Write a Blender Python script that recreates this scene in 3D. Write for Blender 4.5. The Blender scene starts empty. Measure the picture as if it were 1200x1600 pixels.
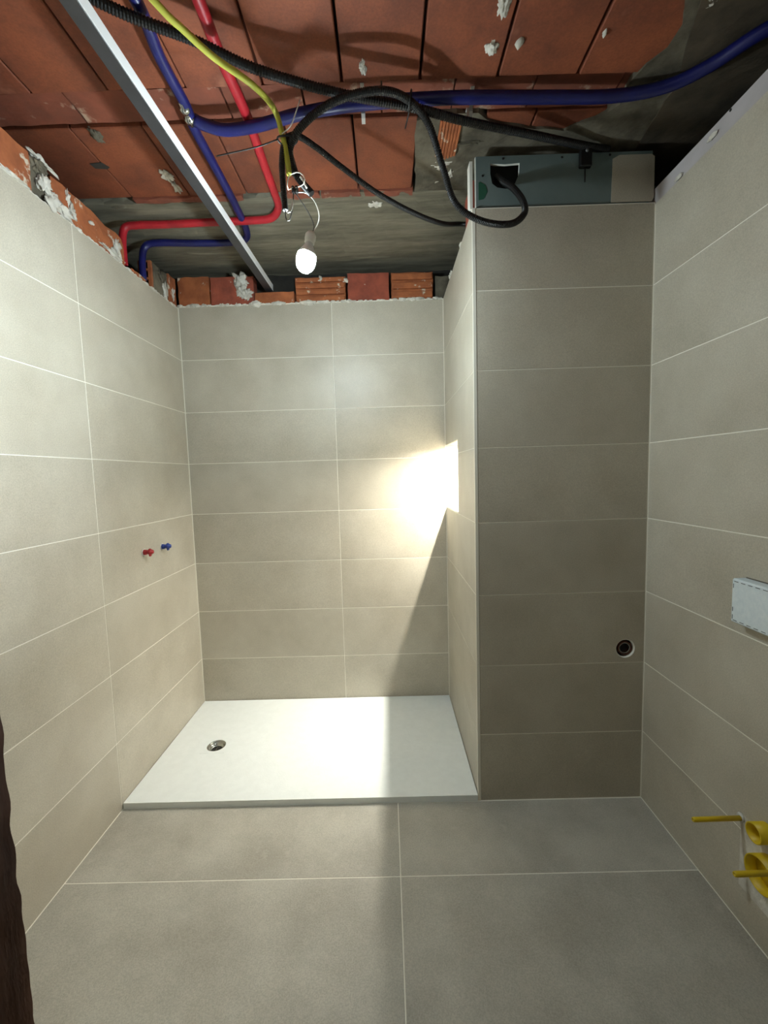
import bpy, bmesh, math, random
from mathutils import Vector, Matrix, noise
random.seed(7)
scene = bpy.context.scene
C = scene.collection
# ------------------------------------------------------------------ camera
F_PX, YAW, PITCH, ROLL, CAM_H = 667.66, -.0075, -.0866, -.0289, 1.409
_cy, _sy, _cp, _sp, _cr, _sr = (math.cos(YAW), math.sin(YAW), math.cos(PITCH), math.sin(PITCH), math.cos(ROLL), math.sin(ROLL))
FWD = Vector((_sy * _cp, _cy * _cp, _sp)); _r0 = Vector((_cy, -_sy, 0)); _u0 = _r0.cross(FWD)
RGT = _cr * _r0 + _sr * _u0; UPV = -_sr * _r0 + _cr * _u0; EYE = Vector((0, 0, CAM_H))
cam_d = bpy.data.cameras.new('camera'); cam = bpy.data.objects.new('camera', cam_d); C.objects.link(cam)
cam_d.sensor_fit = 'VERTICAL'; cam_d.sensor_height = 36; cam_d.sensor_width = 27; cam_d.lens = F_PX / 1600 * 36
cam_d.clip_start = .02
cam.matrix_world = Matrix(((RGT.x, UPV.x, -FWD.x, 0), (RGT.y, UPV.y, -FWD.y, 0), (RGT.z, UPV.z, -FWD.z, CAM_H), (0, 0, 0, 1)))
scene.camera = cam
def at(x, y, X=None, Y=None, Z=None):
    """photo pixel -> point on the given axis plane"""
    d = FWD + RGT * ((x - 600) / F_PX) - UPV * ((y - 800) / F_PX)
    t = (X - EYE.x) / d.x if X is not None else (Y - EYE.y) / d.y if Y is not None else (Z - EYE.z) / d.z
    return EYE + d * t
# ------------------------------------------------------------------ light and exposure
w = bpy.data.worlds.new('world'); scene.world = w; w.use_nodes = True
w.node_tree.nodes['Background'].inputs[0].default_value = (.75, .85, 1, 1)
w.node_tree.nodes['Background'].inputs[1].default_value = .03
vs = scene.view_settings
vs.view_transform = 'Standard'; vs.look = 'None'; vs.gamma = 1; vs.use_curve_mapping = False; vs.exposure = 0.65
BULB_EMIT, STRIP_EMIT, HALL_WATT, ROOM_WATT = 450., 1200., 3.2, .8
def area(name, loc, target, sx, sy, watt, col, spread=180):
    l = bpy.data.lights.new(name, 'AREA'); l.shape = 'RECTANGLE'; l.size = sx; l.size_y = sy; l.energy = watt; l.color = col; l.spread = math.radians(spread)
    o = bpy.data.objects.new(name, l); C.objects.link(o); o.location = loc
    o.rotation_euler = (Vector(target) - Vector(loc)).to_track_quat('-Z', 'Y').to_euler(); return o
area('added_hall_beam', (1.75, -.42, 1.62), (-1.18, 1.0, 1.74), .35, .35, HALL_WATT, (.82, .93, 1), 32)  # added unseen beam from the hall, makes the sheen on the left wall
area('added_hall_fill', (.1, -.75, 2.3), (.15, 1.2, .9), .5, .5, ROOM_WATT, (1, .95, .86))  # added unseen fill light, no known lamp in the hall

# ------------------------------------------------------------------ helpers
def s2l(c):
    return tuple(((v / 255) / 12.92 if v / 255 <= .04045 else ((v / 255 + .055) / 1.055) ** 2.4) for v in c)
def mat(name, col, rough=.6, col2=None, scale=6, detail=6, metal=0, bump=0, bscale=60, stretch=(1, 1, 1), contrast=(.35, .65),
        speck=None, sscale=40, sthr=(.62, .7), emit=None, estr=0, spec=.5, rand=True, fine=None, tint=0):
    m = bpy.data.materials.new(name); m.use_nodes = True; N = m.node_tree.nodes; L = m.node_tree.links
    b = N['Principled BSDF']; c1 = (*s2l(col), 1)
    b.inputs['Base Color'].default_value = c1; b.inputs['Roughness'].default_value = rough
    b.inputs['Metallic'].default_value = metal; b.inputs['Specular IOR Level'].default_value = spec
    if emit:
        b.inputs['Emission Color'].default_value = (*s2l(emit), 1); b.inputs['Emission Strength'].default_value = estr
    if col2 is None and not bump and speck is None: return m
    tc = N.new('ShaderNodeTexCoord'); mp = N.new('ShaderNodeMapping'); mp.inputs['Scale'].default_value = stretch
    L.new(tc.outputs['Object'], mp.inputs['Vector'])
    if rand:
        oi = N.new('ShaderNodeObjectInfo'); mu = N.new('ShaderNodeMath'); mu.operation = 'MULTIPLY'; mu.inputs[1].default_value = 37
        cb = N.new('ShaderNodeCombineXYZ'); L.new(oi.outputs['Random'], mu.inputs[0])
        for i in range(3): L.new(mu.outputs[0], cb.inputs[i])
        L.new(cb.outputs[0], mp.inputs['Location'])
    def nz(sc, det, ro=.6):
        n = N.new('ShaderNodeTexNoise'); n.inputs['Scale'].default_value = sc; n.inputs['Detail'].default_value = det
        n.inputs['Roughness'].default_value = ro; L.new(mp.outputs[0], n.inputs['Vector']); return n
    out = None
    if col2 is not None:
        n = nz(scale, detail); cr = N.new('ShaderNodeValToRGB')
        cr.color_ramp.elements[0].position, cr.color_ramp.elements[1].position = contrast
        cr.color_ramp.elements[0].color = c1; cr.color_ramp.elements[1].color = (*s2l(col2), 1)
        L.new(n.outputs['Fac'], cr.inputs['Fac']); out = cr.outputs['Color']
    if fine:
        n = nz(fine[0], 2); mr = N.new('ShaderNodeMapRange'); mr.inputs[1].default_value = .3; mr.inputs[2].default_value = .7
        mr.inputs[3].default_value = 1 - fine[1]; mr.inputs[4].default_value = 1 + fine[1]; L.new(n.outputs['Fac'], mr.inputs[0])
        mx = N.new('ShaderNodeMix'); mx.data_type = 'RGBA'; mx.blend_type = 'MULTIPLY'; mx.inputs[0].default_value = 1
        L.new(out, mx.inputs[6]); L.new(mr.outputs[0], mx.inputs[7]); out = mx.outputs[2]
    if speck is not None:
        n = nz(sscale, 4); mr = N.new('ShaderNodeMapRange'); mr.inputs[1].default_value, mr.inputs[2].default_value = sthr
        L.new(n.outputs['Fac'], mr.inputs[0]); mx = N.new('ShaderNodeMix'); mx.data_type = 'RGBA'
        L.new(mr.outputs[0], mx.inputs[0])
        if out is None: mx.inputs[6].default_value = c1
        else: L.new(out, mx.inputs[6])
        mx.inputs[7].default_value = (*s2l(speck), 1); out = mx.outputs[2]
    if tint and out is not None:
        sp = N.new('ShaderNodeMath'); sp.operation = 'MULTIPLY_ADD'; sp.inputs[1].default_value = 2 * tint; sp.inputs[2].default_value = 1 - tint
        L.new(oi.outputs['Random'], sp.inputs[0]); mx = N.new('ShaderNodeMix'); mx.data_type = 'RGBA'; mx.blend_type = 'MULTIPLY'; mx.inputs[0].default_value = 1
        L.new(out, mx.inputs[6]); L.new(sp.outputs[0], mx.inputs[7]); out = mx.outputs[2]
    if out is not None: L.new(out, b.inputs['Base Color'])
    if bump:
        n = nz(bscale, 5); bp = N.new('ShaderNodeBump'); bp.inputs['Strength'].default_value = bump; bp.inputs['Distance'].default_value = .004
        L.new(n.outputs['Fac'], bp.inputs['Height']); L.new(bp.outputs[0], b.inputs['Normal'])
    return m
TILE = (174, 166, 149); TILE2 = (194, 187, 171)
M = {
 'tile': mat('wall_tile_stone', TILE, .42, TILE2, 3.5, 7, bump=.14, bscale=45, fine=(260, .12), contrast=(.3, .7), tint=.025),
 'floor_tile': mat('floor_tile_stone', (164, 159, 147), .48, (184, 180, 168), 4, 10, bump=.2, bscale=60, fine=(260, .15), speck=(186, 182, 170), sscale=22, sthr=(.6, .8)),
 'grout': mat('grout', (238, 234, 222), .85),
 'core': mat('backing', (120, 112, 100), .9, (95, 90, 82), 8, bump=.4),
 'void': mat('rough_dark_blockwork', (62, 58, 52), .95, (40, 38, 35), 5, bump=.6, bscale=20),
 'clay': mat('terracotta', (142, 76, 47), .75, (106, 55, 37), 5, 6, bump=.12, bscale=70, speck=(164, 106, 80), sscale=5, sthr=(.62, .8), fine=(140, .12), tint=.2),
 'clay_dull': mat('dusty_terracotta', (136, 74, 54), .85, (112, 62, 46), 9, 7, bump=.35, bscale=50, speck=(176, 150, 130), sscale=11, sthr=(.58, .68)),
 'brick': mat('orange_brick', (178, 104, 62), .85, (140, 78, 46), 12, 7, bump=.45, bscale=40, speck=(206, 194, 174), sscale=17, sthr=(.62, .68)),
 'brick_red': mat('red_brick', (164, 82, 60), .85, (132, 66, 50), 14, 7, bump=.4, bscale=45, speck=(196, 180, 160), sscale=22, sthr=(.68, .74)),
 'concrete': mat('formwork_concrete', (136, 130, 113), .9, (88, 83, 69), 7, 10, bump=.8, bscale=24, stretch=(.3, 2.2, 1), contrast=(.36, .64), speck=(168, 163, 146), sscale=7, sthr=(.6, .8)),
 'mortar': mat('mortar', (118, 110, 94), .95, (76, 70, 58), 8, 10, bump=1, bscale=22, contrast=(.38, .62)),
 'slab': mat('brown_slab_concrete', (96, 84, 68), .95, (62, 54, 43), 7, 9, bump=.8, bscale=20),
 'plaster': mat('white_plaster', (224, 220, 210), .85, (188, 182, 170), 20, 6, bump=.6, bscale=60),
 'jamb': mat('raw_door_frame', (96, 62, 42), .9, (22, 14, 10), 7, 9, bump=.9, bscale=25, stretch=(1, 1, .25)),
 'tray': mat('tray_resin', (236, 240, 238), .5, (240, 244, 242), 30, 3, bump=.25, bscale=140),
 'chrome': mat('chrome', (180, 180, 175), .2, metal=1),
 'shaded_steel': mat('shaded_steel', (58, 57, 60), .5, (46, 45, 48), 9, 6, bump=.05),  # bar underside: its shade is put into the steel colour
 'lit_steel': mat('lit_steel_white', (240, 240, 240), .5),  # flange facing the bulb: the bulb's glare is painted as white steel
 'steel': mat('galvanised_steel', (150, 152, 154), .38, (128, 130, 132), 9, 6, metal=.9, bump=.05, bscale=60),
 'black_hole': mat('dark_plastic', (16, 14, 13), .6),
 'black': mat('black_plastic', (12, 12, 13), .45),
 'blue': mat('blue_sleeve', (24, 29, 98), .34, (18, 22, 78), 14, 5, bump=.12, bscale=60),
 'red': mat('red_sleeve', (186, 34, 46), .42, (158, 26, 38), 14, 5, bump=.12, bscale=60),
 'yellow': mat('yellow_sleeve', (200, 200, 84), .5, (186, 186, 70), 12, 4),
 'yellow_cap': mat('yellow_cap_plastic', (222, 190, 20), .45, (206, 174, 16), 12, 4),
 'white_wire': mat('white_wire', (226, 222, 212), .5),
 'dark_wire': mat('dark_wire', (52, 50, 48), .5),
 'board': mat('green_plasterboard', (108, 122, 120), .85, (98, 113, 112), 7, 6, bump=.1),
 'board_core': mat('gypsum_edge', (226, 224, 214), .9),
 'lilac': mat('bare_plasterboard', (186, 180, 182), .85, (174, 168, 168), 8, 5),
 'dark_green': mat('green_filler', (34, 84, 62), .8),
 'trim': mat('white_metal_trim', (226, 222, 208), .35),
 'foam': mat('white_foam', (222, 230, 232), .8, (212, 222, 226), 60, 3, bump=.12, bscale=120),
 'ink': mat('printed_ink', (60, 66, 68), .8),
 'pvc': mat('brown_waste_pipe', (86, 48, 34), .5),
 'rubber': mat('rubber_seal', (30, 26, 24), .6),
 'paint': mat('hall_paint', (206, 202, 192), .85),
 'socket': mat('lamp_holder', (232, 230, 222), .45),
 'bulb_body': mat('bulb_body', (236, 236, 232), .4),
 'bulb_glow': mat('bulb_glow', (255, 255, 255), .4, emit=(230, 248, 253), estr=BULB_EMIT),
 'strip_glow': mat('strip_glow', (255, 255, 255), .4, emit=(255, 251, 238), estr=STRIP_EMIT),
 'niche': mat('niche_lining_white', (226, 221, 208), .5, (218, 212, 198), 5),
 'valve_red': mat('red_valve_plug', (170, 36, 40), .4),
 'valve_blue': mat('blue_valve_plug', (44, 64, 140), .4),
 'mineral': mat('white_tie', (206, 204, 198), .5),
}
def link(name, me, m=None, parent=None, loc=None):
    o = bpy.data.objects.new(name, me); C.objects.link(o)
    if m and not me.materials: me.materials.append(M[m])
    if parent: o.parent = parent
    if loc is not None: o.location = loc
    return o
def done(bm, name='mesh', smooth=False):
    bmesh.ops.recalc_face_normals(bm, faces=bm.faces[:])
    me = bpy.data.meshes.new(name); bm.to_mesh(me); bm.free()
    if smooth:
        for p in me.polygons: p.use_smooth = True
    return me
def structure(o): o['kind'] = 'structure'; return o
def tag(o, label, cat, group=None):
    o['label'] = label; o['category'] = cat
    if group: o['group'] = group
    return o
def empty(name, loc, label, cat, group=None):
    o = bpy.data.objects.new(name, None); C.objects.link(o); o.location = loc; o.empty_display_size = .05
    return tag(o, label, cat, group)
def part(name, me, m, parent):
    """mesh given in world coordinates, child of an Empty placed at its thing's base"""
    o = link(name, me, m); o.parent = parent
    p = parent; off = Vector((0, 0, 0))
    while p: off += p.location; p = p.parent
    me.transform(Matrix.Translation(-off)) if me.users == 1 else None
    return o
def add_box(bm, lo, hi, bev=0):
    r = bmesh.ops.create_cube(bm, size=1); v = r['verts']
    for q in v:
        q.co = Vector([lo[i] + (q.co[i] + .5) * (hi[i] - lo[i]) for i in range(3)])
    if bev:
        es = list({e for q in v for e in q.link_edges})
        bmesh.ops.bevel(bm, geom=es, offset=bev, segments=1, affect='EDGES', profile=.5)
def box(lo, hi, bev=0):
    bm = bmesh.new(); add_box(bm, lo, hi, bev); return done(bm)
def boxes(lst, bev=0):
    bm = bmesh.new()
    for lo, hi in lst: add_box(bm, lo, hi, bev)
    return done(bm)
_cache = {}
def cbox(sx, sy, sz, bev):
    k = (round(sx, 4), round(sy, 4), round(sz, 4), bev)
    if k not in _cache: _cache[k] = box((-sx / 2, -sy / 2, -sz / 2), (sx / 2, sy / 2, sz / 2), bev)
    return _cache[k]
def plate(outer, holes, fn, depth):
    """flat plate outlined in (u, v) with holes; fn(u, v, w) -> world, w from 0 (face) to depth"""
    bm = bmesh.new(); es = []
    for lp in [outer] + holes:
        vs_ = [bm.verts.new((p[0], p[1], 0)) for p in lp]
        for i in range(len(vs_)): es.append(bm.edges.new((vs_[i], vs_[(i + 1) % len(vs_)])))
    bmesh.ops.triangle_fill(bm, use_beauty=True, use_dissolve=False, edges=es)
    r = bmesh.ops.extrude_face_region(bm, geom=bm.faces[:])
    for v in r['geom']:
        if isinstance(v, bmesh.types.BMVert): v.co.z = depth
    for v in bm.verts: v.co = Vector(fn(v.co.x, v.co.y, v.co.z))
    return done(bm)
def circ(u, v, r, n=28): return [(u + r * math.cos(2 * math.pi * i / n), v + r * math.sin(2 * math.pi * i / n)) for i in range(n)]
def rough_box(lo, hi, amp, seed, n=6, fr=14., edge=None, cap_=2500):
    bm = bmesh.new(); add_box(bm, lo, hi)
    L_ = [hi[i] - lo[i] for i in range(3)]; big = max(L_)
    for _ in range(n):
        es = [e for e in bm.edges if e.calc_length() > (edge or big / 14)]
        if not es: break
        bmesh.ops.subdivide_edges(bm, edges=es, cuts=1, use_grid_fill=True)
        if len(bm.verts) > cap_: break
    for v in bm.verts:
        v.co += amp * Vector(noise.noise_vector(v.co * fr + Vector((seed * 3.1, seed, -seed))))
    bmesh.ops.triangulate(bm, faces=bm.faces[:])
    return done(bm, smooth=False)
def blob(c, r, seed, amp=.35):
    bm = bmesh.new(); bmesh.ops.create_icosphere(bm, subdivisions=4 if max(r) > .018 else 2, radius=1)
    for v in bm.verts:
        k = 1 + amp * noise.noise(v.co * 1.7 + Vector((seed * 5.3, seed, 2))) + amp * .6 * noise.noise(v.co * 4 + Vector((seed, 7, 1))) + amp * .35 * noise.noise(v.co * 11 + Vector((3, seed, 1)))
        v.co = Vector((c[0] + v.co.x * r[0] * k, c[1] + v.co.y * r[1] * k, c[2] + v.co.z * r[2] * k))
    return done(bm, smooth=True)
def spline(pts, step):
    P = [Vector(p) for p in pts]; P = [2 * P[0] - P[1]] + P + [2 * P[-1] - P[-2]]; dense = []
    for i in range(1, len(P) - 2):
        a, b, c, d = P[i - 1:i + 3]
        for j in range(24):
            t = j / 24
            dense.append(.5 * ((2 * b) + (c - a) * t + (2 * a - 5 * b + 4 * c - d) * t * t + (3 * b - a - 3 * c + d) * t ** 3))
    dense.append(P[-2]); out = [dense[0]]; acc = 0; last = dense[0]
    for q in dense[1:]:
        seg = q - last; L_ = seg.length
        while L_ > 1e-9 and acc + L_ >= step:
            k = (step - acc) / L_; last = last + seg * k; out.append(last.copy()); seg = q - last; L_ = seg.length; acc = 0
        acc += L_; last = q
    if (out[-1] - dense[-1]).length > step * .3: out.append(dense[-1])
    return out
def add_sweep(bm, pts, rad, n=12, caps=True, radf=None):
    T = [(pts[min(i + 1, len(pts) - 1)] - pts[max(i - 1, 0)]).normalized() for i in range(len(pts))]
    nrm = T[0].orthogonal().normalized(); prev = None; first = None
    for i, p in enumerate(pts):
        nrm = (nrm - T[i] * nrm.dot(T[i])).normalized(); bi = T[i].cross(nrm)
        r = rad * (radf(i) if radf else 1)
        ring = [bm.verts.new(p + r * (math.cos(a) * nrm + math.sin(a) * bi)) for a in (2 * math.pi * k / n for k in range(n))]
        if prev:
            for k in range(n): bm.faces.new((prev[k], prev[(k + 1) % n], ring[(k + 1) % n], ring[k]))
        else: first = ring
        prev = ring
    if caps: bm.faces.new(first); bm.faces.new(prev)
def tube(pts, rad, corr=0, n=12, step=None, caps=True):
    bm = bmesh.new()
    if corr:
        st = corr / 4; P = spline(pts, st); pat = (1, 1, .86, .86)
        add_sweep(bm, P, rad, n, caps, lambda i: pat[i % 4])
    else: add_sweep(bm, spline(pts, step or .012), rad, n, caps)
    return done(bm, smooth=not corr)
def lathe(prof, base, axis, n=28):
    """prof = [(r, h)], turned about axis from base"""
    ax = Vector(axis).normalized(); x = ax.orthogonal().normalized(); y = ax.cross(x); base = Vector(base); bm = bmesh.new(); prev = None
    for r, h in prof:
        ring = [bm.verts.new(base + ax * h + max(r, 1e-5) * (math.cos(2 * math.pi * k / n) * x + math.sin(2 * math.pi * k / n) * y)) for k in range(n)]
        if prev:
            for k in range(n): bm.faces.new((prev[k], prev[(k + 1) % n], ring[(k + 1) % n], ring[k]))
        prev = ring
    bmesh.ops.remove_doubles(bm, verts=bm.verts[:], dist=1e-6)
    return done(bm, smooth=True)

# ------------------------------------------------------------------ room dimensions (metres)
XL, XR, XC, YB, YC, YN = -1.18, 1.054, .358, 2.568, 1.729, .414
ROW, Z0, TOP, G = .302, .298, 2.414, .0031
ZC = 2.655                                     # underside of the clay ceiling
rows = [0] + [Z0 + ROW * k for k in range(8)]   # 0 .298 .6 ... 2.412
# ------------------------------------------------------------------ floor
floor = structure(link('floor', box((XL - .02, YN - .02, -.12), (XR + .02, YB + .02, -.001)), 'grout'))
hall = structure(link('floor_hall', box((-1.6, -1.8, -.12), (2.6, YN - .02, -.002)), 'core'))
XF, YF = .011, 1.388
def tile(parent, name, lo, hi, m, bev=.0008):
    sz = [hi[i] - lo[i] for i in range(3)]
    return link(name, cbox(*sz, bev), m, parent, [(lo[i] + hi[i]) / 2 for i in range(3)])
for x0, x1 in ((XL + .002, XF - .0018), (XF + .0018, XR - .002)):
    for y0, y1 in ((YF + .0018, YC - .004), (YF - .6, YF - .0018), (YN, YF - .6036)):
        tile(floor, 'floor_tile', (x0, y0, -.009), (x1, y1, 0), 'floor_tile')
# ------------------------------------------------------------------ tiled walls
g = G / 2
wall_back = structure(link('wall_back', box((XL - .08, YB + .001, -.02), (XC + .02, YB + .07, TOP + .002)), 'grout'))
XJ = -.29
for i in range(8):
    for x0, x1 in ((XL + .003, XJ - g), (XJ + g, XC - .003)):
        tile(wall_back, 'wall_tile', (x0, YB, rows[i] + g), (x1, YB + .009, rows[i + 1] - g), 'tile')
TL = 2.402
wall_left = structure(link('wall_left', box((XL - .08, YN, -.02), (XL - .001, YB + .001, TL + .002)), 'grout'))
YJ = 1.724
for i in range(8):
    for y0, y1 in ((YJ + g, YB - .003), (YJ - .9, YJ - g), (YN, YJ - .903)):
        tile(wall_left, 'wall_tile', (XL - .009, y0, rows[i] + g), (XL, y1, min(rows[i + 1] - g, TL)), 'tile')
wall_right = structure(link('wall_right', box((XR + .001, YN, -.02), (XR + .06, YB + .07, 2.408)), 'grout'))
link('exposed_board', box((XR + .004, YN, 2.408), (XR + .056, YB + .05, 2.468)), 'lilac', wall_right)
for y0, y1 in ((YC - .9, YC - .003), (YN, YC - .903)):
    for i in range(8):
        tile(wall_right, 'wall_tile', (XR, y0, rows[i] + g), (XR + .009, y1, rows[i + 1] - g if i < 7 else 2.408), 'tile')
link('screw_hole', lathe([(0, 0), (.004, 0), (.004, .002), (0, .002)], at(1142, 172, X=XR + .004), (-1, 0, 0), 10), 'black_hole', wall_right)
for sx, sy in ((1113, 213), (1060, 277)):
    p = at(sx, sy, X=XR); link('filler_dab', blob((p.x, p.y, p.z), (.003, .02, .008), sx), 'plaster', wall_right)
# column that boxes in the pipes: front slab, side slab with the niche cut into it
NY, NZ0, NZ1, ND = 2.143, 1.212, 1.573, .14
wall_column = structure(link('wall_column', plate([(XC + .001, -.02), (XR + .0005, -.02), (XR + .0005, 2.414), (XC + .001, 2.414)], [circ(.975, .660, .040)], lambda u, v, d: (u, YC + .001 + d, v), .038), 'grout'))
side_poly = [(YC + .04, 0), (YB + .001, 0), (YB + .001, NZ0 - .004), (NY - .004, NZ0 - .004), (NY - .004, NZ1 + .004), (YB + .001, NZ1 + .004), (YB + .001, TOP), (YC + .04, TOP)]
link('side_panel', plate(side_poly, [], lambda u, v, d: (XC + .001 + d, u, v), .03), 'grout', wall_column)
HX, HZ, HR = .975, .660, .040
for i in range(8):
    z0, z1 = rows[i] + g, rows[i + 1] - g
    if i == 2:
        link('wall_tile', plate([(XC + .012, z0), (XR - .003, z0), (XR - .003, z1), (XC + .012, z1)], [circ(HX, HZ, HR)], lambda u, v, d: (u, YC + d, v), .009), 'tile', wall_column)
    else: tile(wall_column, 'wall_tile', (XC + .012, YC, z0), (XR - .003, YC + .009, z1), 'tile')
    a, b = YC + .011, YB - .003
    if z0 < NZ0 < z1 or z0 < NZ1 < z1 or (z0 >= NZ0 - .02 and z1 <= NZ1):
        if i == 4: poly = [(a, z0), (NY, z0), (NY, z1), (a, z1)]
        elif i == 5: poly = [(a, z0), (NY, z0), (NY, NZ1), (b, NZ1), (b, z1), (a, z1)]
        else: poly = [(a, z0), (b, z0), (b, z1), (a, z1)]
        link('wall_tile', plate(poly, [], lambda u, v, d: (XC + d, u, v), .009), 'tile', wall_column)
    else: tile(wall_column, 'wall_tile', (XC, a, z0), (XC + .009, b, z1), 'tile')
for nm, lo, hi in (('niche_sill', (XC + .003, NY - .008, NZ0 - .008), (XC + ND, YB + .012, NZ0)), ('niche_top', (XC + .003, NY - .008, NZ1), (XC + ND, YB + .012, NZ1 + .008)),
     ('niche_cheek', (XC + .003, NY - .008, NZ0), (XC + ND, NY, NZ1)), ('niche_back', (XC + ND, NY - .008, NZ0 - .008), (XC + ND + .008, YB + .012, NZ1 + .008)),
     ('niche_cheek', (XC + .003, YB, NZ0), (XC + ND, YB + .012, NZ1))):
    link(nm, box(lo, hi), 'niche', wall_column)
bm = bmesh.new(); add_box(bm, (XC - .001, YC - .001, .0), (XC + .0105, YC + .004, 2.414)); add_box(bm, (XC - .001, YC + .004, .0), (XC + .003, YC + .0095, 2.414))
link('corner_trim', done(bm), 'trim', wall_column)
for y, z, r in ((2.33, 2.430, .022), (2.02, 2.430, .016)):
    link('mortar_lump', blob((XC + .012, y, z), (.010, r, r), y * 7, .8), 'plaster', wall_column)
link('brick', rough_box((XC + .012, 1.80, 2.418), (XC + .035, 1.93, 2.56), .004, 31), 'brick_red', wall_column)
# outer masonry added behind the partitions to keep stray light out of the gaps, ceiling slab, near wall with the doorway
structure(link('wall_outer_back', box((-1.6, 2.74, -.12), (1.6, 2.84, 2.9)), 'void'))
structure(link('wall_outer_left', box((-1.55, YN, -.12), (-1.43, 2.74, 2.9)), 'void'))
structure(link('wall_outer_right', box((1.3, YN, -.12), (1.4, 2.74, 2.9)), 'void'))
DX0, DX1 = -.40, .95
near = structure(link('wall_near', boxes([((-1.6, .30, -.02), (DX0 - .05, YN, 2.9)), ((DX1 + .05, .30, -.02), (2.6, YN, 2.9)), ((DX0 - .05, .30, 2.1), (DX1 + .05, YN, 2.9))]), 'paint'))
for nm, lo, hi in (('wall_hall_left', (-1.7, -1.9, -.02), (-1.6, .30, 2.6)), ('wall_hall_back', (-1.6, -1.9, -.02), (2.6, -1.8, 2.6)), ('wall_hall_right', (2.6, -1.9, -.02), (2.7, .3, 2.6))):
    structure(link(nm, box(lo, hi), 'paint'))
structure(link('ceiling_hall', box((-1.7, -1.9, 2.6), (2.7, .30, 2.7)), 'paint'))
door = structure(link('door_1', rough_box((DX0 - .05, .275, -.002), (DX0, .4135, 2.1), .003, 3, n=9, fr=33, edge=.012, cap_=30000), 'jamb'))
link('door_post', box((DX1, .29, 0), (DX1 + .05, .42, 2.1), .004), 'jamb', door)
link('door_head', box((DX0 - .05, .29, 2.1), (DX1 + .05, .42, 2.15), .004), 'jamb', door)

# ------------------------------------------------------------------ ceiling: slab, clay blocks, joist soles, concrete beam
ceiling = structure(link('ceiling', box((-1.55, YN, 2.72), (1.4, 2.84, 2.84)), 'void'))
PX = [-1.345, -1.098, -.853, -.604, -.358, -.105, .143, .388, .642]
for i, x0 in enumerate(PX):
    x1 = PX[i + 1] if i + 1 < len(PX) else .90
    o = link('clay_block', cbox(x1 - x0 - (.009 if i > 3 else .005), .52, .075, .003), 'clay', ceiling, ((x0 + x1) / 2, 1.212, ZC + .0375 + random.uniform(-.002, .002)))
    o2 = link('clay_block', cbox(x1 - x0 - .007, .5, .07, .003), 'clay', ceiling, ((x0 + x1) / 2, .69, ZC + .0375))
QX = [-1.33, -1.08, -.826, -.576, -.33, -.084, .150]
for i in range(len(QX) - 1):
    link('clay_block', cbox(QX[i + 1] - QX[i] - (.004 if i < 4 else .008), .375, .07, .003), 'clay', ceiling, ((QX[i] + QX[i + 1]) / 2, 1.798, ZC + .035 + random.uniform(-.002, .002)))
SX = [-1.33, -1.01, -.76, -.50, -.24, .02, .26, .52, .80, .93]
for i in range(len(SX) - 1):
    link('joist_sole', rough_box((SX[i] + .003, 1.482, ZC + .010), (SX[i + 1] - .003, 1.603, ZC + .06), .003, i + 1, fr=20), 'clay_dull', ceiling)
bm = bmesh.new()
for x0, x1, y1 in ((.39, .56, 1.70), (.566, .83, 1.72)): add_box(bm, (x0, 1.612, ZC + .004), (x1, y1, ZC + .05), .003)
link('broken_clay_block', done(bm), 'clay', ceiling)
def ground_patch(name, outline, z0, z1, m, seed, amp, parent, step=.035):
    """irregular cast patch: outline in plan, bumpy underside"""
    me = plate(outline, [], lambda u, v, d: (u, v, z0 + d), z1 - z0); bm = bmesh.new(); bm.from_mesh(me); bpy.data.meshes.remove(me)
    for _ in range(7):
        es = [e for e in bm.edges if e.calc_length() > step * 2]
        if not es: break
        bmesh.ops.subdivide_edges(bm, edges=es, cuts=1)
        bmesh.ops.triangulate(bm, faces=[f for f in bm.faces if len(f.verts) > 3])
    for v in bm.verts:
        q = v.co * 9 + Vector((seed, seed, 0)); v.co.z += amp * (noise.noise(q) + .6 * noise.noise(q * 3.1))
        v.co.x += .010 * noise.noise(q * 4 + Vector((5, 0, 0))); v.co.y += .010 * noise.noise(q * 4 + Vector((0, 9, 0)))
    return link(name, done(bm), m, parent)
ground_patch('concrete_beam', [(-1.43, 2.0), (-1.1, 2.02), (-.8, 2.02), (-.5, 2.0), (-.2, 2.0), (.0, 1.99), (.17, 1.995), (.4, 2.0), (1.3, 2.0), (1.3, 2.74), (-1.43, 2.74)], ZC - .008, ZC + .07, 'concrete', 1, .004, ceiling)
ground_patch('mortar_patch', [(.145, 1.62), (.20, 1.60), (.36, 1.60), (.40, 1.635), (.55, 1.675), (.69, 1.688), (.78, 1.64), (.83, 1.58), (.82, 1.49), (.84, 1.44), (.875, 1.39), (.868, 1.33), (.83, 1.25), (.80, 1.1), (.8, .42), (1.3, .42), (1.3, 2.01), (.165, 2.01), (.16, 1.9), (.145, 1.75)], ZC - .006, ZC + .07, 'mortar', 5, .005, ceiling)
ground_patch('slab_edge', [(.86, .42), (.875, 1.262), (.975, 1.487), (1.005, 1.777), (1.02, 2.0), (1.3, 2.0), (1.3, .42)], ZC - .012, ZC + .05, 'slab', 8, .004, ceiling)
for k, (x0, x1) in enumerate(((-1.08, -.60), (-.42, -.26), (-.25, -.08), (-.06, .15))):
    link('broken_edge', rough_box((x0, 1.983, ZC - .010), (x1, 2.016, ZC + .03), .006, k + 40, fr=24), 'clay_dull', ceiling)
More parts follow.
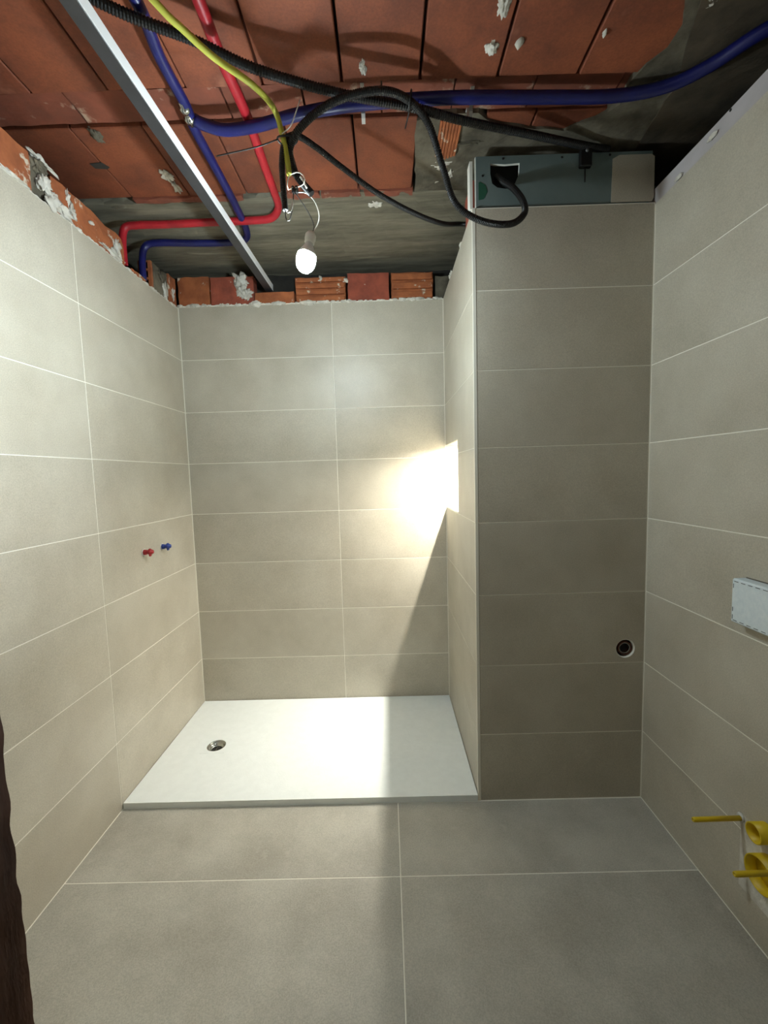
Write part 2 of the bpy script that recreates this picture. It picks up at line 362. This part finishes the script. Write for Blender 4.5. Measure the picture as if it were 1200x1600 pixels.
# ribbed shard, plaster splashes
bm = bmesh.new()
for k in range(7): add_box(bm, (.226 + k * .0115, 1.615, ZC - .016), (.2345 + k * .0115, 1.80 - .006 * abs(k - 3), ZC + .01), .001)
add_box(bm, (.226, 1.612, ZC - .011), (.305, 1.79, ZC + .012))
link('ribbed_clay_shard', done(bm), 'brick', ceiling)
for k, (x, y, rx, ry) in enumerate([(768, 75, .016, .022), (812, 68, .013, .014), (787, 8, .016, .028), (566, 106, .010, .022), (690, 255, .04, .03), (703, 270, .018, .03), (262, 275, .022, .03), (275, 292, .014, .04), (588, 318, .03, .022), (1112, 1, .02, .015), (150, 212, .02, .03), (945, 52, .006, .01), (682, 282, .012, .012), (190, 322, .05, .012), (730, 222, .05, .006)]):
    p = at(x, y, Z=ZC - .004); link('plaster_splash', blob((p.x, p.y, ZC), (rx, ry, .011), k + 2, .6), 'plaster' if k not in (10, 13, 14) else 'mortar', ceiling)
p = at(155, 258, Z=ZC); link('break_hole', plate([(p.x - .03, p.y - .012), (p.x + .02, p.y - .016), (p.x + .035, p.y + .01), (p.x + .02, p.y + .02), (p.x - .025, p.y + .014)], [], lambda u, v, d: (u, v, ZC - .003 + d), .004), 'void', ceiling)

# ------------------------------------------------------------------ bricks left bare above the tiles
zb = TOP + .004
def brick(parent, x0, x1, z1, m, seed, ribs=0):
    me = rough_box((x0, YB + (.006 if ribs else -.004), zb), (x1, YB + .07, z1), .0035, seed, fr=22)
    o = link('brick', me, m, parent)
    if ribs:
        h = (z1 - zb) / ribs
        link('brick_ribs', boxes([((x0 + .004, YB - .010, zb + h * (k + .14)), (x1 - .004, YB + .014, zb + h * (k + .80))) for k in range(ribs)], .003), m, o)
brick(wall_back, -1.17, -.992, 2.575, 'brick', 1)
brick(wall_back, -.982, -.735, 2.570, 'brick_red', 2)
brick(wall_back, -.728, -.502, 2.478, 'brick', 3)
brick(wall_back, -.494, -.205, 2.556, 'brick', 4, 4)
brick(wall_back, -.190, .046, 2.566, 'brick_red', 5)
brick(wall_back, .060, .300, 2.566, 'brick', 6, 3)
link('brick', rough_box((.318, YB + .02, zb), (.40, YB + .08, 2.55), .006, 7), 'mortar', wall_back)
bm = bmesh.new()
for k in range(46):
    x = XL + .02 + k * .0335 + random.uniform(-.01, .01); r = random.uniform(.005, .012) * (1.6 if k % 9 == 4 else 1)
    me = blob((x, YB + .001, zb - .001), (r * 2.0, r * .8, r), k); bm.from_mesh(me); bpy.data.meshes.remove(me)
o = link('mortar_crumbs', done(bm), 'plaster', wall_back); o['kind'] = 'stuff'
for x, z, r in ((-.805, 2.545, .035), (-.80, 2.49, .03), (-.77, 2.47, .025), (-.10 - .1, 2.53, .014), (-.345, 2.54, .014)):
    link('mortar_lump', blob((x, YB - .004, z), (r, .010, r * 1.1), x * 9, .8), 'plaster', wall_back)
def lbrick(y0, y1, z1, m, seed, x0=XL - .07, x1=XL - .004, z0=TL + .003, amp=.006):
    return link('brick', rough_box((x0, y0, z0), (x1, y1, z1), amp, seed, fr=18), m, wall_left)
lbrick(.45, 1.20, 2.545, 'brick', 11); lbrick(1.21, 1.545, 2.535, 'brick', 12)
lbrick(1.64, 2.06, 2.525, 'brick', 13, amp=.009)
lbrick(2.12, 2.24, 2.425, 'brick', 14); lbrick(2.47, 2.555, 2.56, 'brick', 16, amp=.008)
b5 = link('brick', rough_box((XL - .07, 2.315, TL + .003), (XL - .004, 2.46, 2.545), .006, 15, fr=18), 'mortar', wall_left)
link('brick_end', plate([(XL - .07, TL + .005), (XL - .004, TL + .005), (XL - .004, 2.545), (XL - .07, 2.545)],
     [[(XL - .055, z), (XL - .020, z), (XL - .020, z + .034), (XL - .055, z + .034)] for z in (2.418, 2.462, 2.506)], lambda u, v, d: (u, 2.300 + d, v), .018), 'brick', b5)
link('brick_core', box((XL - .06, 2.312, TL + .01), (XL - .012, 2.322, 2.54)), 'black_hole', b5)
link('mortar_joint', rough_box((XL - .06, 1.55, TL + .004), (XL - .012, 1.635, 2.52), .012, 21, fr=30), 'mortar', wall_left)
for k, (y, z, ry, rz) in enumerate([(1.585, 2.515, .030, .022), (1.605, 2.475, .026, .034), (1.64, 2.435, .030, .030), (1.70, 2.428, .045, .022), (1.735, 2.455, .018, .024), (1.715, 2.49, .010, .024), (1.60, 2.545, .050, .009), (2.015, 2.465, .024, .040), (2.0, 2.425, .05, .014), (2.40, 2.505, .026, .040), (2.43, 2.44, .02, .045), (1.30, 2.41, .06, .010), (1.47, 2.408, .05, .008), (1.85, 2.475, .016, .006), (1.94, 2.425, .04, .006), (2.52, 2.47, .012, .03)]):
    link('mortar_lump', blob((XL - .004, y, z), (.008, ry, rz), k + 1.7, .9), 'mortar' if k in (0, 9) else 'plaster', wall_left)
bm = bmesh.new()
for k in range(40):
    y = 1.2 + k * .034 + random.uniform(-.012, .012); r = random.uniform(.004, .009)
    me = blob((XL - .003, y, TL + .002), (r * .8, r * 2.2, r), k); bm.from_mesh(me); bpy.data.meshes.remove(me)
o = link('mortar_crumbs', done(bm), 'plaster', wall_left); o['kind'] = 'stuff'

# ------------------------------------------------------------------ shower tray with drain
TH = .027
tray = empty('shower_tray', ((XL + XC) / 2, (YC + YB) / 2, 0), 'white flat resin shower tray between the tiled walls', 'shower tray')
DC = (-.925, 2.112); DR = .047
y0, y1, x0, x1 = YC - .003, YB - .004, XL + .003, XC - .003
part('tray_slab', plate([(x0, y0), (x1, y0), (x1, y1), (x0, y1)], [circ(*DC, DR, 40)], lambda u, v, d: (u, v, TH - d), TH), 'tray', tray)
dr = part('drain', lathe([(DR + .001, TH - .0015), (DR - .002, TH + .001), (DR - .006, TH - .003), (DR - .010, TH - .010), (.033, .012), (.026, .013), (.024, .006), (.024, .003)], (DC[0], DC[1], 0), (0, 0, 1), 40), 'chrome', tray)
part('drain_well', lathe([(0, .003), (.030, .003), (.030, .0045), (0, .0045)], (DC[0], DC[1], 0), (0, 0, 1)), 'black_hole', dr)
part('drain_cross', box((DC[0] - .0015, DC[1] - .024, .005), (DC[0] + .0015, DC[1] + .024, .009)), 'chrome', dr)
rec = DR + .016
part('drain_recess', plate([(DC[0] - rec, DC[1] - rec), (DC[0] + rec, DC[1] - rec), (DC[0] + rec, DC[1] + rec), (DC[0] - rec, DC[1] + rec)], [circ(*DC, DR + .001, 40)], lambda u, v, d: (u, v, TH + .0012 - d), .001), 'tray', tray)
# ------------------------------------------------------------------ niche light strip
sx_ = XC + .124
strip = empty('light_strip', (sx_, (NY + YB) / 2, NZ1 - .012), 'glowing light strip under the top of the wall niche', 'light')
part('channel', boxes([((sx_ - .012, NY + .006, NZ1 - .009), (sx_ - .009, YB - .006, NZ1 - .0005)), ((sx_ + .009, NY + .006, NZ1 - .009), (sx_ + .012, YB - .006, NZ1 - .0005)), ((sx_ - .010, NY + .006, NZ1 - .002), (sx_ + .010, YB - .006, NZ1 - .0005))]), 'trim', strip)
part('diffuser', box((sx_ - .009, NY + .006, NZ1 - .008), (sx_ + .009, YB - .006, NZ1 - .002)), 'strip_glow', strip)
# ------------------------------------------------------------------ green board on top of the column
BX0, BX1, BZ0, BZ1, BY = .372, 1.046, 2.419, 2.604, 1.738
brd = empty('plasterboard_strip', ((BX0 + BX1) / 2, BY, BZ0), 'grey-green plasterboard strip with cut hole above the tiled column', 'plasterboard')
hole = [at(x, y, Y=BY) for x, y in ((766, 255), (789, 256), (812, 254), (811, 272), (802, 293), (790, 295), (777, 293), (769, 287), (766, 272))]
part('panel', plate([(BX0 + .003, BZ0), (BX1 - .012, BZ0), (BX1, BZ0 + .014), (BX1, BZ1), (BX0 + .003, BZ1)], [[(p.x, p.z) for p in hole]], lambda u, v, d: (u, BY + d, v), .003), 'board', brd)
part('gypsum_core', plate([(BX0, BZ0), (BX1 - .012, BZ0), (BX1 - .001, BZ0 + .014), (BX1 - .001, BZ1), (BX0, BZ1)], [[(p.x, p.z) for p in hole]], lambda u, v, d: (u, BY + .003 + d, v), .010), 'board_core', brd)
part('edge_strip', box((BX0 - .020, BY + .006, BZ0), (BX0 - .009, BY + .05, BZ1 - .012)), 'board_core', brd)
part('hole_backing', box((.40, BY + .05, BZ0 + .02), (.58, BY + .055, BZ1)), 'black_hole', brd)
fx0, fx1 = at(955, 280, Y=BY).x, at(1022, 280, Y=BY).x
part('filler_patch', plate([(fx0, BZ0 + .003), (fx1 - .008, BZ0 + .003), (fx1, BZ0 + .018), (fx1, BZ1 - .02), (fx1 - .012, BZ1 - .012), (fx0 + .03, BZ1 - .012), (fx0 + .004, BZ1 - .025)], [], lambda u, v, d: (u, BY - .0015 + d, v), .0016), 'tile', brd)
p = at(751, 300, Y=BY)
part('filler_stain', plate([(p.x - .008, p.z - .03), (p.x + .012, p.z - .026), (p.x + .026, p.z), (p.x + .018, p.z + .024), (p.x - .002, p.z + .036), (p.x - .008, p.z + .034)], [], lambda u, v, d: (u, BY - .001 + d, v), .0011), 'dark_green', brd)
for x, y in ((786, 248), (754, 275), (878, 246), (953, 242), (1017, 302)):
    p = at(x, y, Y=BY); part('screw', lathe([(0, 0), (.0042, 0), (.0042, .0012), (0, .0012)], (p.x, BY - .0002, p.z), (0, -1, 0), 10), 'black_hole', brd)
# black hanger at the top of the board
p = at(915, 248, Y=BY - .012)
hg = empty('pipe_hanger', (p.x, BY - .01, p.z), 'small black bracket with rod at the top edge of the green board', 'bracket')
part('bracket', box((p.x - .022, BY - .020, p.z - .030), (p.x + .022, BY - .0003, p.z + .034), .003), 'black', hg)
part('rod', lathe([(0, 0), (.0028, 0), (.0028, .055), (0, .055)], (p.x, BY - .008, p.z - .08), (0, 0, 1), 8), 'black', hg)
part('bolt', lathe([(0, 0), (.007, 0), (.006, .005), (0, .006)], (p.x + .002, BY - .019, p.z + .024), (0, -1, 0), 10), 'steel', hg)

# ------------------------------------------------------------------ bar laid across under the ceiling
ba = Vector((-.722, .45, 2.495)); bb = Vector((-.672, 2.60, 2.495)); d = (bb - ba).normalized(); sdir = Vector((d.y, -d.x, 0))
def bar_mesh(w0, w1, h0, h1):
    bm = bmesh.new(); v = []
    for e in (ba, bb):
        for a, h in ((w0, h0), (w1, h0), (w1, h1), (w0, h1)): v.append(bm.verts.new(e + sdir * a + Vector((0, 0, h))))
    for f in ((0, 1, 2, 3), (4, 5, 6, 7), (0, 1, 5, 4), (1, 2, 6, 5), (2, 3, 7, 6), (3, 0, 4, 7)): bm.faces.new([v[i] for i in f])
    bmesh.ops.bevel(bm, geom=bm.edges[:], offset=.0015, segments=1, affect='EDGES'); return done(bm)
bar = empty('metal_profile', (ba + bb) / 2, 'long straight grey metal profile running under the clay ceiling', 'metal profile')
part('web', bar_mesh(0, .042, 0, .004), 'shaded_steel', bar)
part('flange', bar_mesh(.038, .0425, .001, .040), 'lit_steel', bar)
part('flange', bar_mesh(-.0005, .004, .001, .040), 'steel', bar)
part('lip', bar_mesh(.030, .038, .036, .040), 'steel', bar)
# ------------------------------------------------------------------ pipes on the ceiling
def thing_tube(name, label, cat, pts, rad, m, corr=0, n=14, sub='tube', group=None):
    pts = [Vector(p) for p in pts]; e = empty(name, pts[0], label, cat, group); part(sub, tube(pts, rad, corr, n), m, e); return e
ZP = ZC - .034
bp = thing_tube('water_pipe', 'blue sleeved pipe running back along the clay ceiling then into the left wall', 'pipe',
    [(-.60, .45, ZP), (-.606, .9, ZP), at(212, 0, Z=ZP), at(250, 90, Z=ZP), at(290, 165, Z=ZP), at(303, 200, Z=ZP), at(330, 250, Z=ZP), (-.635, 1.98, ZP), (-.65, 2.20, ZP), (-.69, 2.285, ZP), (-.78, 2.305, ZP), (-.95, 2.30, ZP), (-1.13, 2.285, ZP), (-1.195, 2.28, ZP - .02), (-1.212, 2.275, ZP - .09), (-1.212, 2.272, 2.435)], .0165, 'blue', sub='sleeve')
p = at(296, 180, Z=ZP - .004)
part('tee_fitting', lathe([(0, -.045), (.0125, -.045), (.0125, -.03), (.018, -.028), (.018, -.012), (.014, -.008), (.014, .012), (.018, .014), (.018, .03), (.0125, .032), (.0125, .045), (0, .045)], (p.x - .004, p.y - .01, ZP - .004), (-.07, 1, 0)), 'chrome', bp)
ZQ = ZC - .024
ZB = lambda x: ZC - .034 - .024 * min(1, max(0, (x - 300) / 50)) + .018 * min(1, max(0, (x - 560) / 200))
bq = thing_tube('water_pipe', 'blue sleeved pipe crossing the ceiling from left to right', 'pipe',
    [at(x, y, Z=ZB(x)) for x, y in ((303, 187), (320, 195), (352, 203), (400, 197), (470, 178), (560, 163), (700, 153), (850, 152), (960, 150), (1040, 135), (1110, 102), (1200, 45))] + [Vector((1.24, 1.22, ZC - .04))], .0185, 'blue', sub='sleeve')
for x, ya, yb in ((568, 112, 190), (735, 128, 185)):
    a = at(x, ya, Z=ZC - .003); b = at(x - 2, yb, Z=ZC - .003); c = (a + b) / 2; rr = .0205
    zt = ZB(x)
    pts = [Vector((c.x, c.y + s * (rr + .032), ZC - .002)) for s in (-1,)] + [Vector((c.x, c.y - rr - .004, ZC - .006))] + [Vector((c.x, c.y + rr * math.sin(t), zt - rr * math.cos(t))) for t in (-1.2, -.6, 0, .6, 1.2)] + [Vector((c.x, c.y + rr + .004, ZC - .006)), Vector((c.x, c.y + rr + .032, ZC - .002))]
    bm = bmesh.new(); prev = None
    for q in pts:
        ring = [bm.verts.new(q + Vector((s * .006, 0, h))) for s, h in ((-1, 0), (1, 0), (1, .002), (-1, .002))]
        if prev:
            for k in range(4): bm.faces.new((prev[k], prev[(k + 1) % 4], ring[(k + 1) % 4], ring[k]))
        prev = ring
    part('strap', done(bm), 'mineral', bq)
ZR = ZC - .022
thing_tube('water_pipe', 'red sleeved pipe running back along the ceiling then down the left wall', 'pipe',
    [(-.45, .45, ZR), (-.452, .9, ZR), at(310, 0, Z=ZR), at(345, 90, Z=ZR), at(385, 180, Z=ZR), at(410, 250, Z=ZR), (-.447, 1.95, ZR), (-.455, 2.05, ZR), (-.50, 2.10, ZR - .016), (-.60, 2.112, ZR - .018), (-.80, 2.115, ZR - .018), (-1.0, 2.12, ZR - .018), (-1.13, 2.115, ZR - .02), (-1.19, 2.105, ZR - .035), (-1.205, 2.10, ZR - .10), (-1.205, 2.10, 2.43)], .0165, 'red', sub='sleeve')
# ------------------------------------------------------------------ black conduits, yellow sleeve, tie
ca = thing_tube('flexible_conduit', 'thick black corrugated conduit crossing the whole ceiling to the column', 'conduit',
    [(-1.0, .9, 2.60), at(150, 0, Z=2.59), at(300, 62, Z=2.585), at(400, 108, Z=2.575), at(530, 146, Z=2.562), at(640, 167, Z=2.562), at(730, 190, Z=2.575), at(820, 208, Z=2.60), at(905, 226, Z=2.615), at(950, 234, Z=2.62)], .0135, 'black', .008, 12)
cb = thing_tube('flexible_conduit', 'black conduit looping from the board hole over to the lamp wires', 'conduit',
    [at(776, 276, Y=1.78), at(786, 284, Y=1.745), at(802, 294, Y=1.70), at(817, 314, Y=1.67), at(819, 334, Y=1.65), at(797, 350, Y=1.63), at(752, 345, Y=1.61), at(712, 318, Y=1.59), at(692, 262, Y=1.56), at(670, 195, Y=1.49), at(640, 158, Y=1.42), at(600, 142, Y=1.38), at(545, 150, Y=1.375), at(500, 172, Y=1.39), at(466, 204, Y=1.42), at(453, 232, Y=1.45), at(457, 262, Y=1.46), at(470, 283, Y=1.455), at(487, 303, Y=1.45)], .0118, 'black', .006, 12)
cc = thing_tube('flexible_conduit', 'black conduit sagging from the column side to the lamp wires', 'conduit',
    [(.52, 2.05, 2.53), at(720, 350, X=.37), at(690, 349, Y=1.93), at(645, 332, Y=1.83), at(590, 302, Y=1.71), at(535, 262, Y=1.61), at(495, 231, Y=1.53), at(466, 213, Y=1.475), at(448, 217, Y=1.445), at(441, 245, Y=1.435), at(442, 285, Y=1.435), at(446, 329, Y=1.435)], .0098, 'black', .006, 12)
cy_ = thing_tube('cable_sleeve', 'yellow cable sleeve coming down to the hanging lamp wires', 'cable sleeve',
    [(-.70, .80, 2.60), at(235, -5, Z=2.53), at(285, 45, Z=2.52), at(335, 90, Z=2.51), at(395, 133, Z=2.50), at(428, 170, Y=1.425), at(441, 210, Y=1.435), at(448, 245, Y=1.435), at(452, 273, Y=1.435)], .0085, 'yellow', 0, 14)
q = at(449, 219, Y=1.44)
tie = empty('cable_tie', q, 'black cable tie binding conduits and yellow sleeve together', 'cable tie')
bm = bmesh.new(); add_sweep(bm, [q + Vector((.031 * math.cos(t), .022 * math.sin(t) , .003 * math.cos(t * 2))) for t in (2 * math.pi * k / 24 for k in range(25))], .003, 6)
part('loop', done(bm), 'black', tie)
part('tail', tube([q + Vector((-.028, -.005, 0)), at(400, 230, Y=1.43), at(338, 244, Y=1.42)], .0022, 0, 6), 'black', tie)
part('tail', tube([q + Vector((-.012, -.018, .006)), at(455, 195, Y=1.40), at(469, 155, Y=1.38)], .0018, 0, 6), 'mineral', tie)
p0 = at(640, 170, Z=2.56); t2 = empty('cable_tie', p0, 'thin black tie tail pointing down from the crossing conduits', 'cable tie')
part('tail', tube([p0, at(637, 185, Z=2.55), at(633, 201, Z=2.545)], .0022, 0, 6), 'black', t2)
bm = bmesh.new(); qq = at(641, 158, Y=1.43)
add_sweep(bm, [qq + Vector((.004 * math.sin(t), .028 * math.cos(t), .024 * math.sin(t))) for t in (2 * math.pi * k / 24 for k in range(25))], .0028, 6)
part('loop', done(bm), 'black', t2)
# ------------------------------------------------------------------ bare bulb on its wires
BYD = 1.54
tb = at(461, 298, Y=1.46); sk = at(486, 366, Y=BYD); tip = at(474, 428, Y=BYD - .004)
ax = (tip - sk).normalized()
lamp = empty('light_bulb', tip, 'bare glowing bulb hanging on wires from the ceiling cables', 'light bulb')
part('lamp_holder', lathe([(0, -.006), (.012, -.006), (.016, .0), (.0185, .004), (.0185, .018), (.017, .024), (.017, .030), (0, .030)], sk, ax), 'socket', lamp)
part('bulb_body', lathe([(.013, .028), (.014, .036), (.019, .046), (.026, .058), (.0305, .068), (.0305, .070), (0, .070)], sk, ax), 'bulb_body', lamp)
part('bulb_dome', lathe([(0, .0702), (.0312, .0702), (.0330, .080), (.0335, .090), (.0315, .104), (.026, .116), (.017, .125), (.008, .129), (0, .130)], sk, ax), 'bulb_glow', lamp)
part('wire', tube([tb + Vector((.004, 0, -.006)), at(476, 301, Y=1.47), at(490, 312, Y=1.48), at(498, 332, Y=1.50), at(497, 348, Y=1.52), sk + Vector((.004, 0, .002))], .0019, 0, 6), 'white_wire', lamp)
part('wire', tube([tb + Vector((0, 0, -.006)), at(473, 318, Y=1.48), at(486, 340, Y=1.51), at(491, 357, Y=1.53), sk + Vector((0, 0, .002))], .0017, 0, 6), 'dark_wire', lamp)
con = empty('wire_connector', tb, 'black screw terminal joining the thin white lamp wires', 'connector')
part('terminal_block', boxes([((tb.x - .010, tb.y - .008, tb.z - .008), (tb.x - .001, tb.y + .008, tb.z + .012)), ((tb.x + .001, tb.y - .008, tb.z - .008), (tb.x + .010, tb.y + .008, tb.z + .012))], .002), 'black', con)
for s in (-1, 1): part('terminal_screw', lathe([(0, 0), (.003, 0), (.003, .002), (0, .003)], tb + Vector((s * .0055, -.008, .004)), (0, -1, 0), 10), 'chrome', con)
part('wire', tube([at(452, 273, Y=1.435), at(449, 285, Y=1.43), at(450, 296, Y=1.44), tb + Vector((-.006, 0, .010))], .0017, 0, 6), 'white_wire', con)
part('wire', tube([at(453, 273, Y=1.435), at(466, 269, Y=1.43), at(476, 277, Y=1.43), at(474, 288, Y=1.44), tb + Vector((.006, 0, .010))], .0017, 0, 6), 'white_wire', con)
part('wire', tube([at(446, 328, Y=1.435), at(447, 342, Y=1.435), at(452, 333 + 12, Y=1.43), at(457, 325, Y=1.44), tb + Vector((-.005, 0, -.006))], .0017, 0, 6), 'dark_wire', con)
part('insulation', tube([at(449, 331 + 1, Y=1.432), at(453, 331, Y=1.432), at(456, 325, Y=1.435), at(457, 312, Y=1.44)], .003, 0, 8), 'white_wire', con)
part('insulation', tube([at(480, 294, Y=1.44), at(473, 281, Y=1.44), at(469, 276, Y=1.44)], .0035, 0, 8), 'white_wire', con)

# ------------------------------------------------------------------ pipe stubs in the tiles
for (x, y), m, lab in (((231, 863), 'valve_red', 'red plugged water outlet on the left wall tiles'), ((259, 854), 'valve_blue', 'blue plugged water outlet on the left wall tiles')):
    p = at(x, y, X=XL + .02); p.x = XL
    e = empty('water_outlet', p, lab, 'water outlet')
    part('plug', lathe([(0, .0), (.014, .0), (.014, .012), (.0115, .014), (.0115, .024), (.0145, .026), (.0145, .038), (.010, .040), (.010, .046), (0, .047)], p, (1, 0, .05), 6), m, e)
    part('handle', box((p.x + .026, p.y - .007, p.z - .020), (p.x + .036, p.y + .007, p.z + .018), .003), m, e)
    part('collar', lathe([(0, .0003), (.019, .0003), (.019, .002), (0, .002)], p, (1, 0, 0), 18), 'plaster', e)
wp = empty('waste_outlet', (HX, YC, HZ), 'round waste pipe hole in the tiled column near the right corner', 'pipe outlet')
part('hole_rim', lathe([(HR + .0005, -.0008), (HR - .0015, -.0010), (HR - .0040, .004), (HR - .0045, .013), (HR - .0002, .013)], (HX, YC, HZ), (0, 1, 0)), 'board_core', wp)
part('well', lathe([(HR - .0003, .030), (HR - .001, .032), (0, .032)], (HX, YC, HZ), (0, 1, 0)), 'black_hole', wp)
so = part('pipe_socket', lathe([(.022, .030), (.0300, .030), (.0300, .010), (.0285, .008), (.0255, .008), (.0240, .010), (.0225, .028)], (HX + .004, YC, HZ - .003), (0, 1, 0)), 'pvc', wp)
part('seal', lathe([(.0238, .014), (.0225, .011), (.0195, .013), (.0195, .020), (.0230, .022)], (HX + .004, YC, HZ - .003), (0, 1, 0)), 'chrome', so)
# white foam block on the right wall
fb = empty('foam_block', (XR, 1.135, .945), 'white foam block with dashed cutting marks on the right wall', 'foam block')
FX, FY0, FY1, FZ0, FZ1 = XR - .040, 1.02, 1.248, .945, 1.076
part('block', box((FX, FY0, FZ0), (XR - .0002, FY1, FZ1), .004), 'foam', fb)
def dash(lo, hi): part('printed_dash', box(lo, hi), 'ink', fb)
for k in range(9):
    a = FY1 - .010 - k * .024
    if a - .014 > FY0:
        dash((FX - .0006, a - .014, FZ1 - .0085), (FX + .001, a, FZ1 - .0068)); dash((FX - .0006, a - .014, FZ0 + .0068), (FX + .001, a, FZ0 + .0085))
for z in (.955, .978, 1.048): dash((FX - .0006, FY1 - .0085, z), (FX + .001, FY1 - .0068, z + .013))
part('tile_cutout', box((XR - .0012, FY0 - .01, FZ0 - .016), (XR + .0005, FY1 - .004, FZ1 + .0025)), 'core', fb)
# yellow sleeved studs and capped pipes for the wall-hung bowl
patch = link('mortar_fill', rough_box((XR - .0015, .97, .12), (XR + .001, 1.222, .352), .0008, 4), 'plaster', wall_right)
for y, z, tipx, lab in ((1.222, .336, .905, 'thin yellow sleeved stud beside the upper yellow pipe cap'), (1.065, .314, .905, 'thin yellow sleeved stud in front of the lower yellow pipe cap')):
    e = empty('mounting_stud', (XR, y, z), lab, 'stud')
    part('sleeve', lathe([(0, .0), (.0072, .0), (.0072, XR - tipx - .006), (.0062, XR - tipx), (.0035, XR - tipx), (.0035, XR - tipx - .01), (0, XR - tipx - .01)], (XR, y, z), (-1, 0, -.01), 14), 'yellow_cap', e)
    part('washer', lathe([(0, .002), (.013, .002), (.013, .005), (0, .005)], (XR, y, z + .004), (-1, 0, 0), 14), 'mineral', e)
def cap(name, label, y, z, r, length, cut):
    e = empty(name, (XR, y, z), label, 'pipe'); n = 32; bm = bmesh.new(); R_ = []
    for rr in (r, r - .0035):
        a_, b_ = [], []
        for k in range(n):
            t = 2 * math.pi * k / n; dy, dz = rr * math.cos(t), rr * math.sin(t)
            a_.append(bm.verts.new((XR - .0003, y + dy, z + dz)))
            b_.append(bm.verts.new((XR - length - cut * dz / r, y + dy, z + dz)))
        R_.append((a_, b_))
    for a_, b_ in R_:
        for k in range(n): bm.faces.new((a_[k], a_[(k + 1) % n], b_[(k + 1) % n], b_[k]))
    for k in range(n): bm.faces.new((R_[0][1][k], R_[0][1][(k + 1) % n], R_[1][1][(k + 1) % n], R_[1][1][k]))
    part('sleeve', done(bm, smooth=True), 'yellow_cap', e)
    part('end_disc', lathe([(0, .001), (r - .004, .001), (r - .004, .004), (0, .004)], (XR - .004, y, z), (-1, 0, 0)), 'yellow_cap', e)
cap('capped_pipe', 'upper yellow pipe cap with slanted open end on right wall', 1.136, .365, .0275, .040, .0)
cap('capped_pipe', 'lower wider yellow pipe cap with slanted open end on right wall', 1.113, .259, .049, .040, .0)
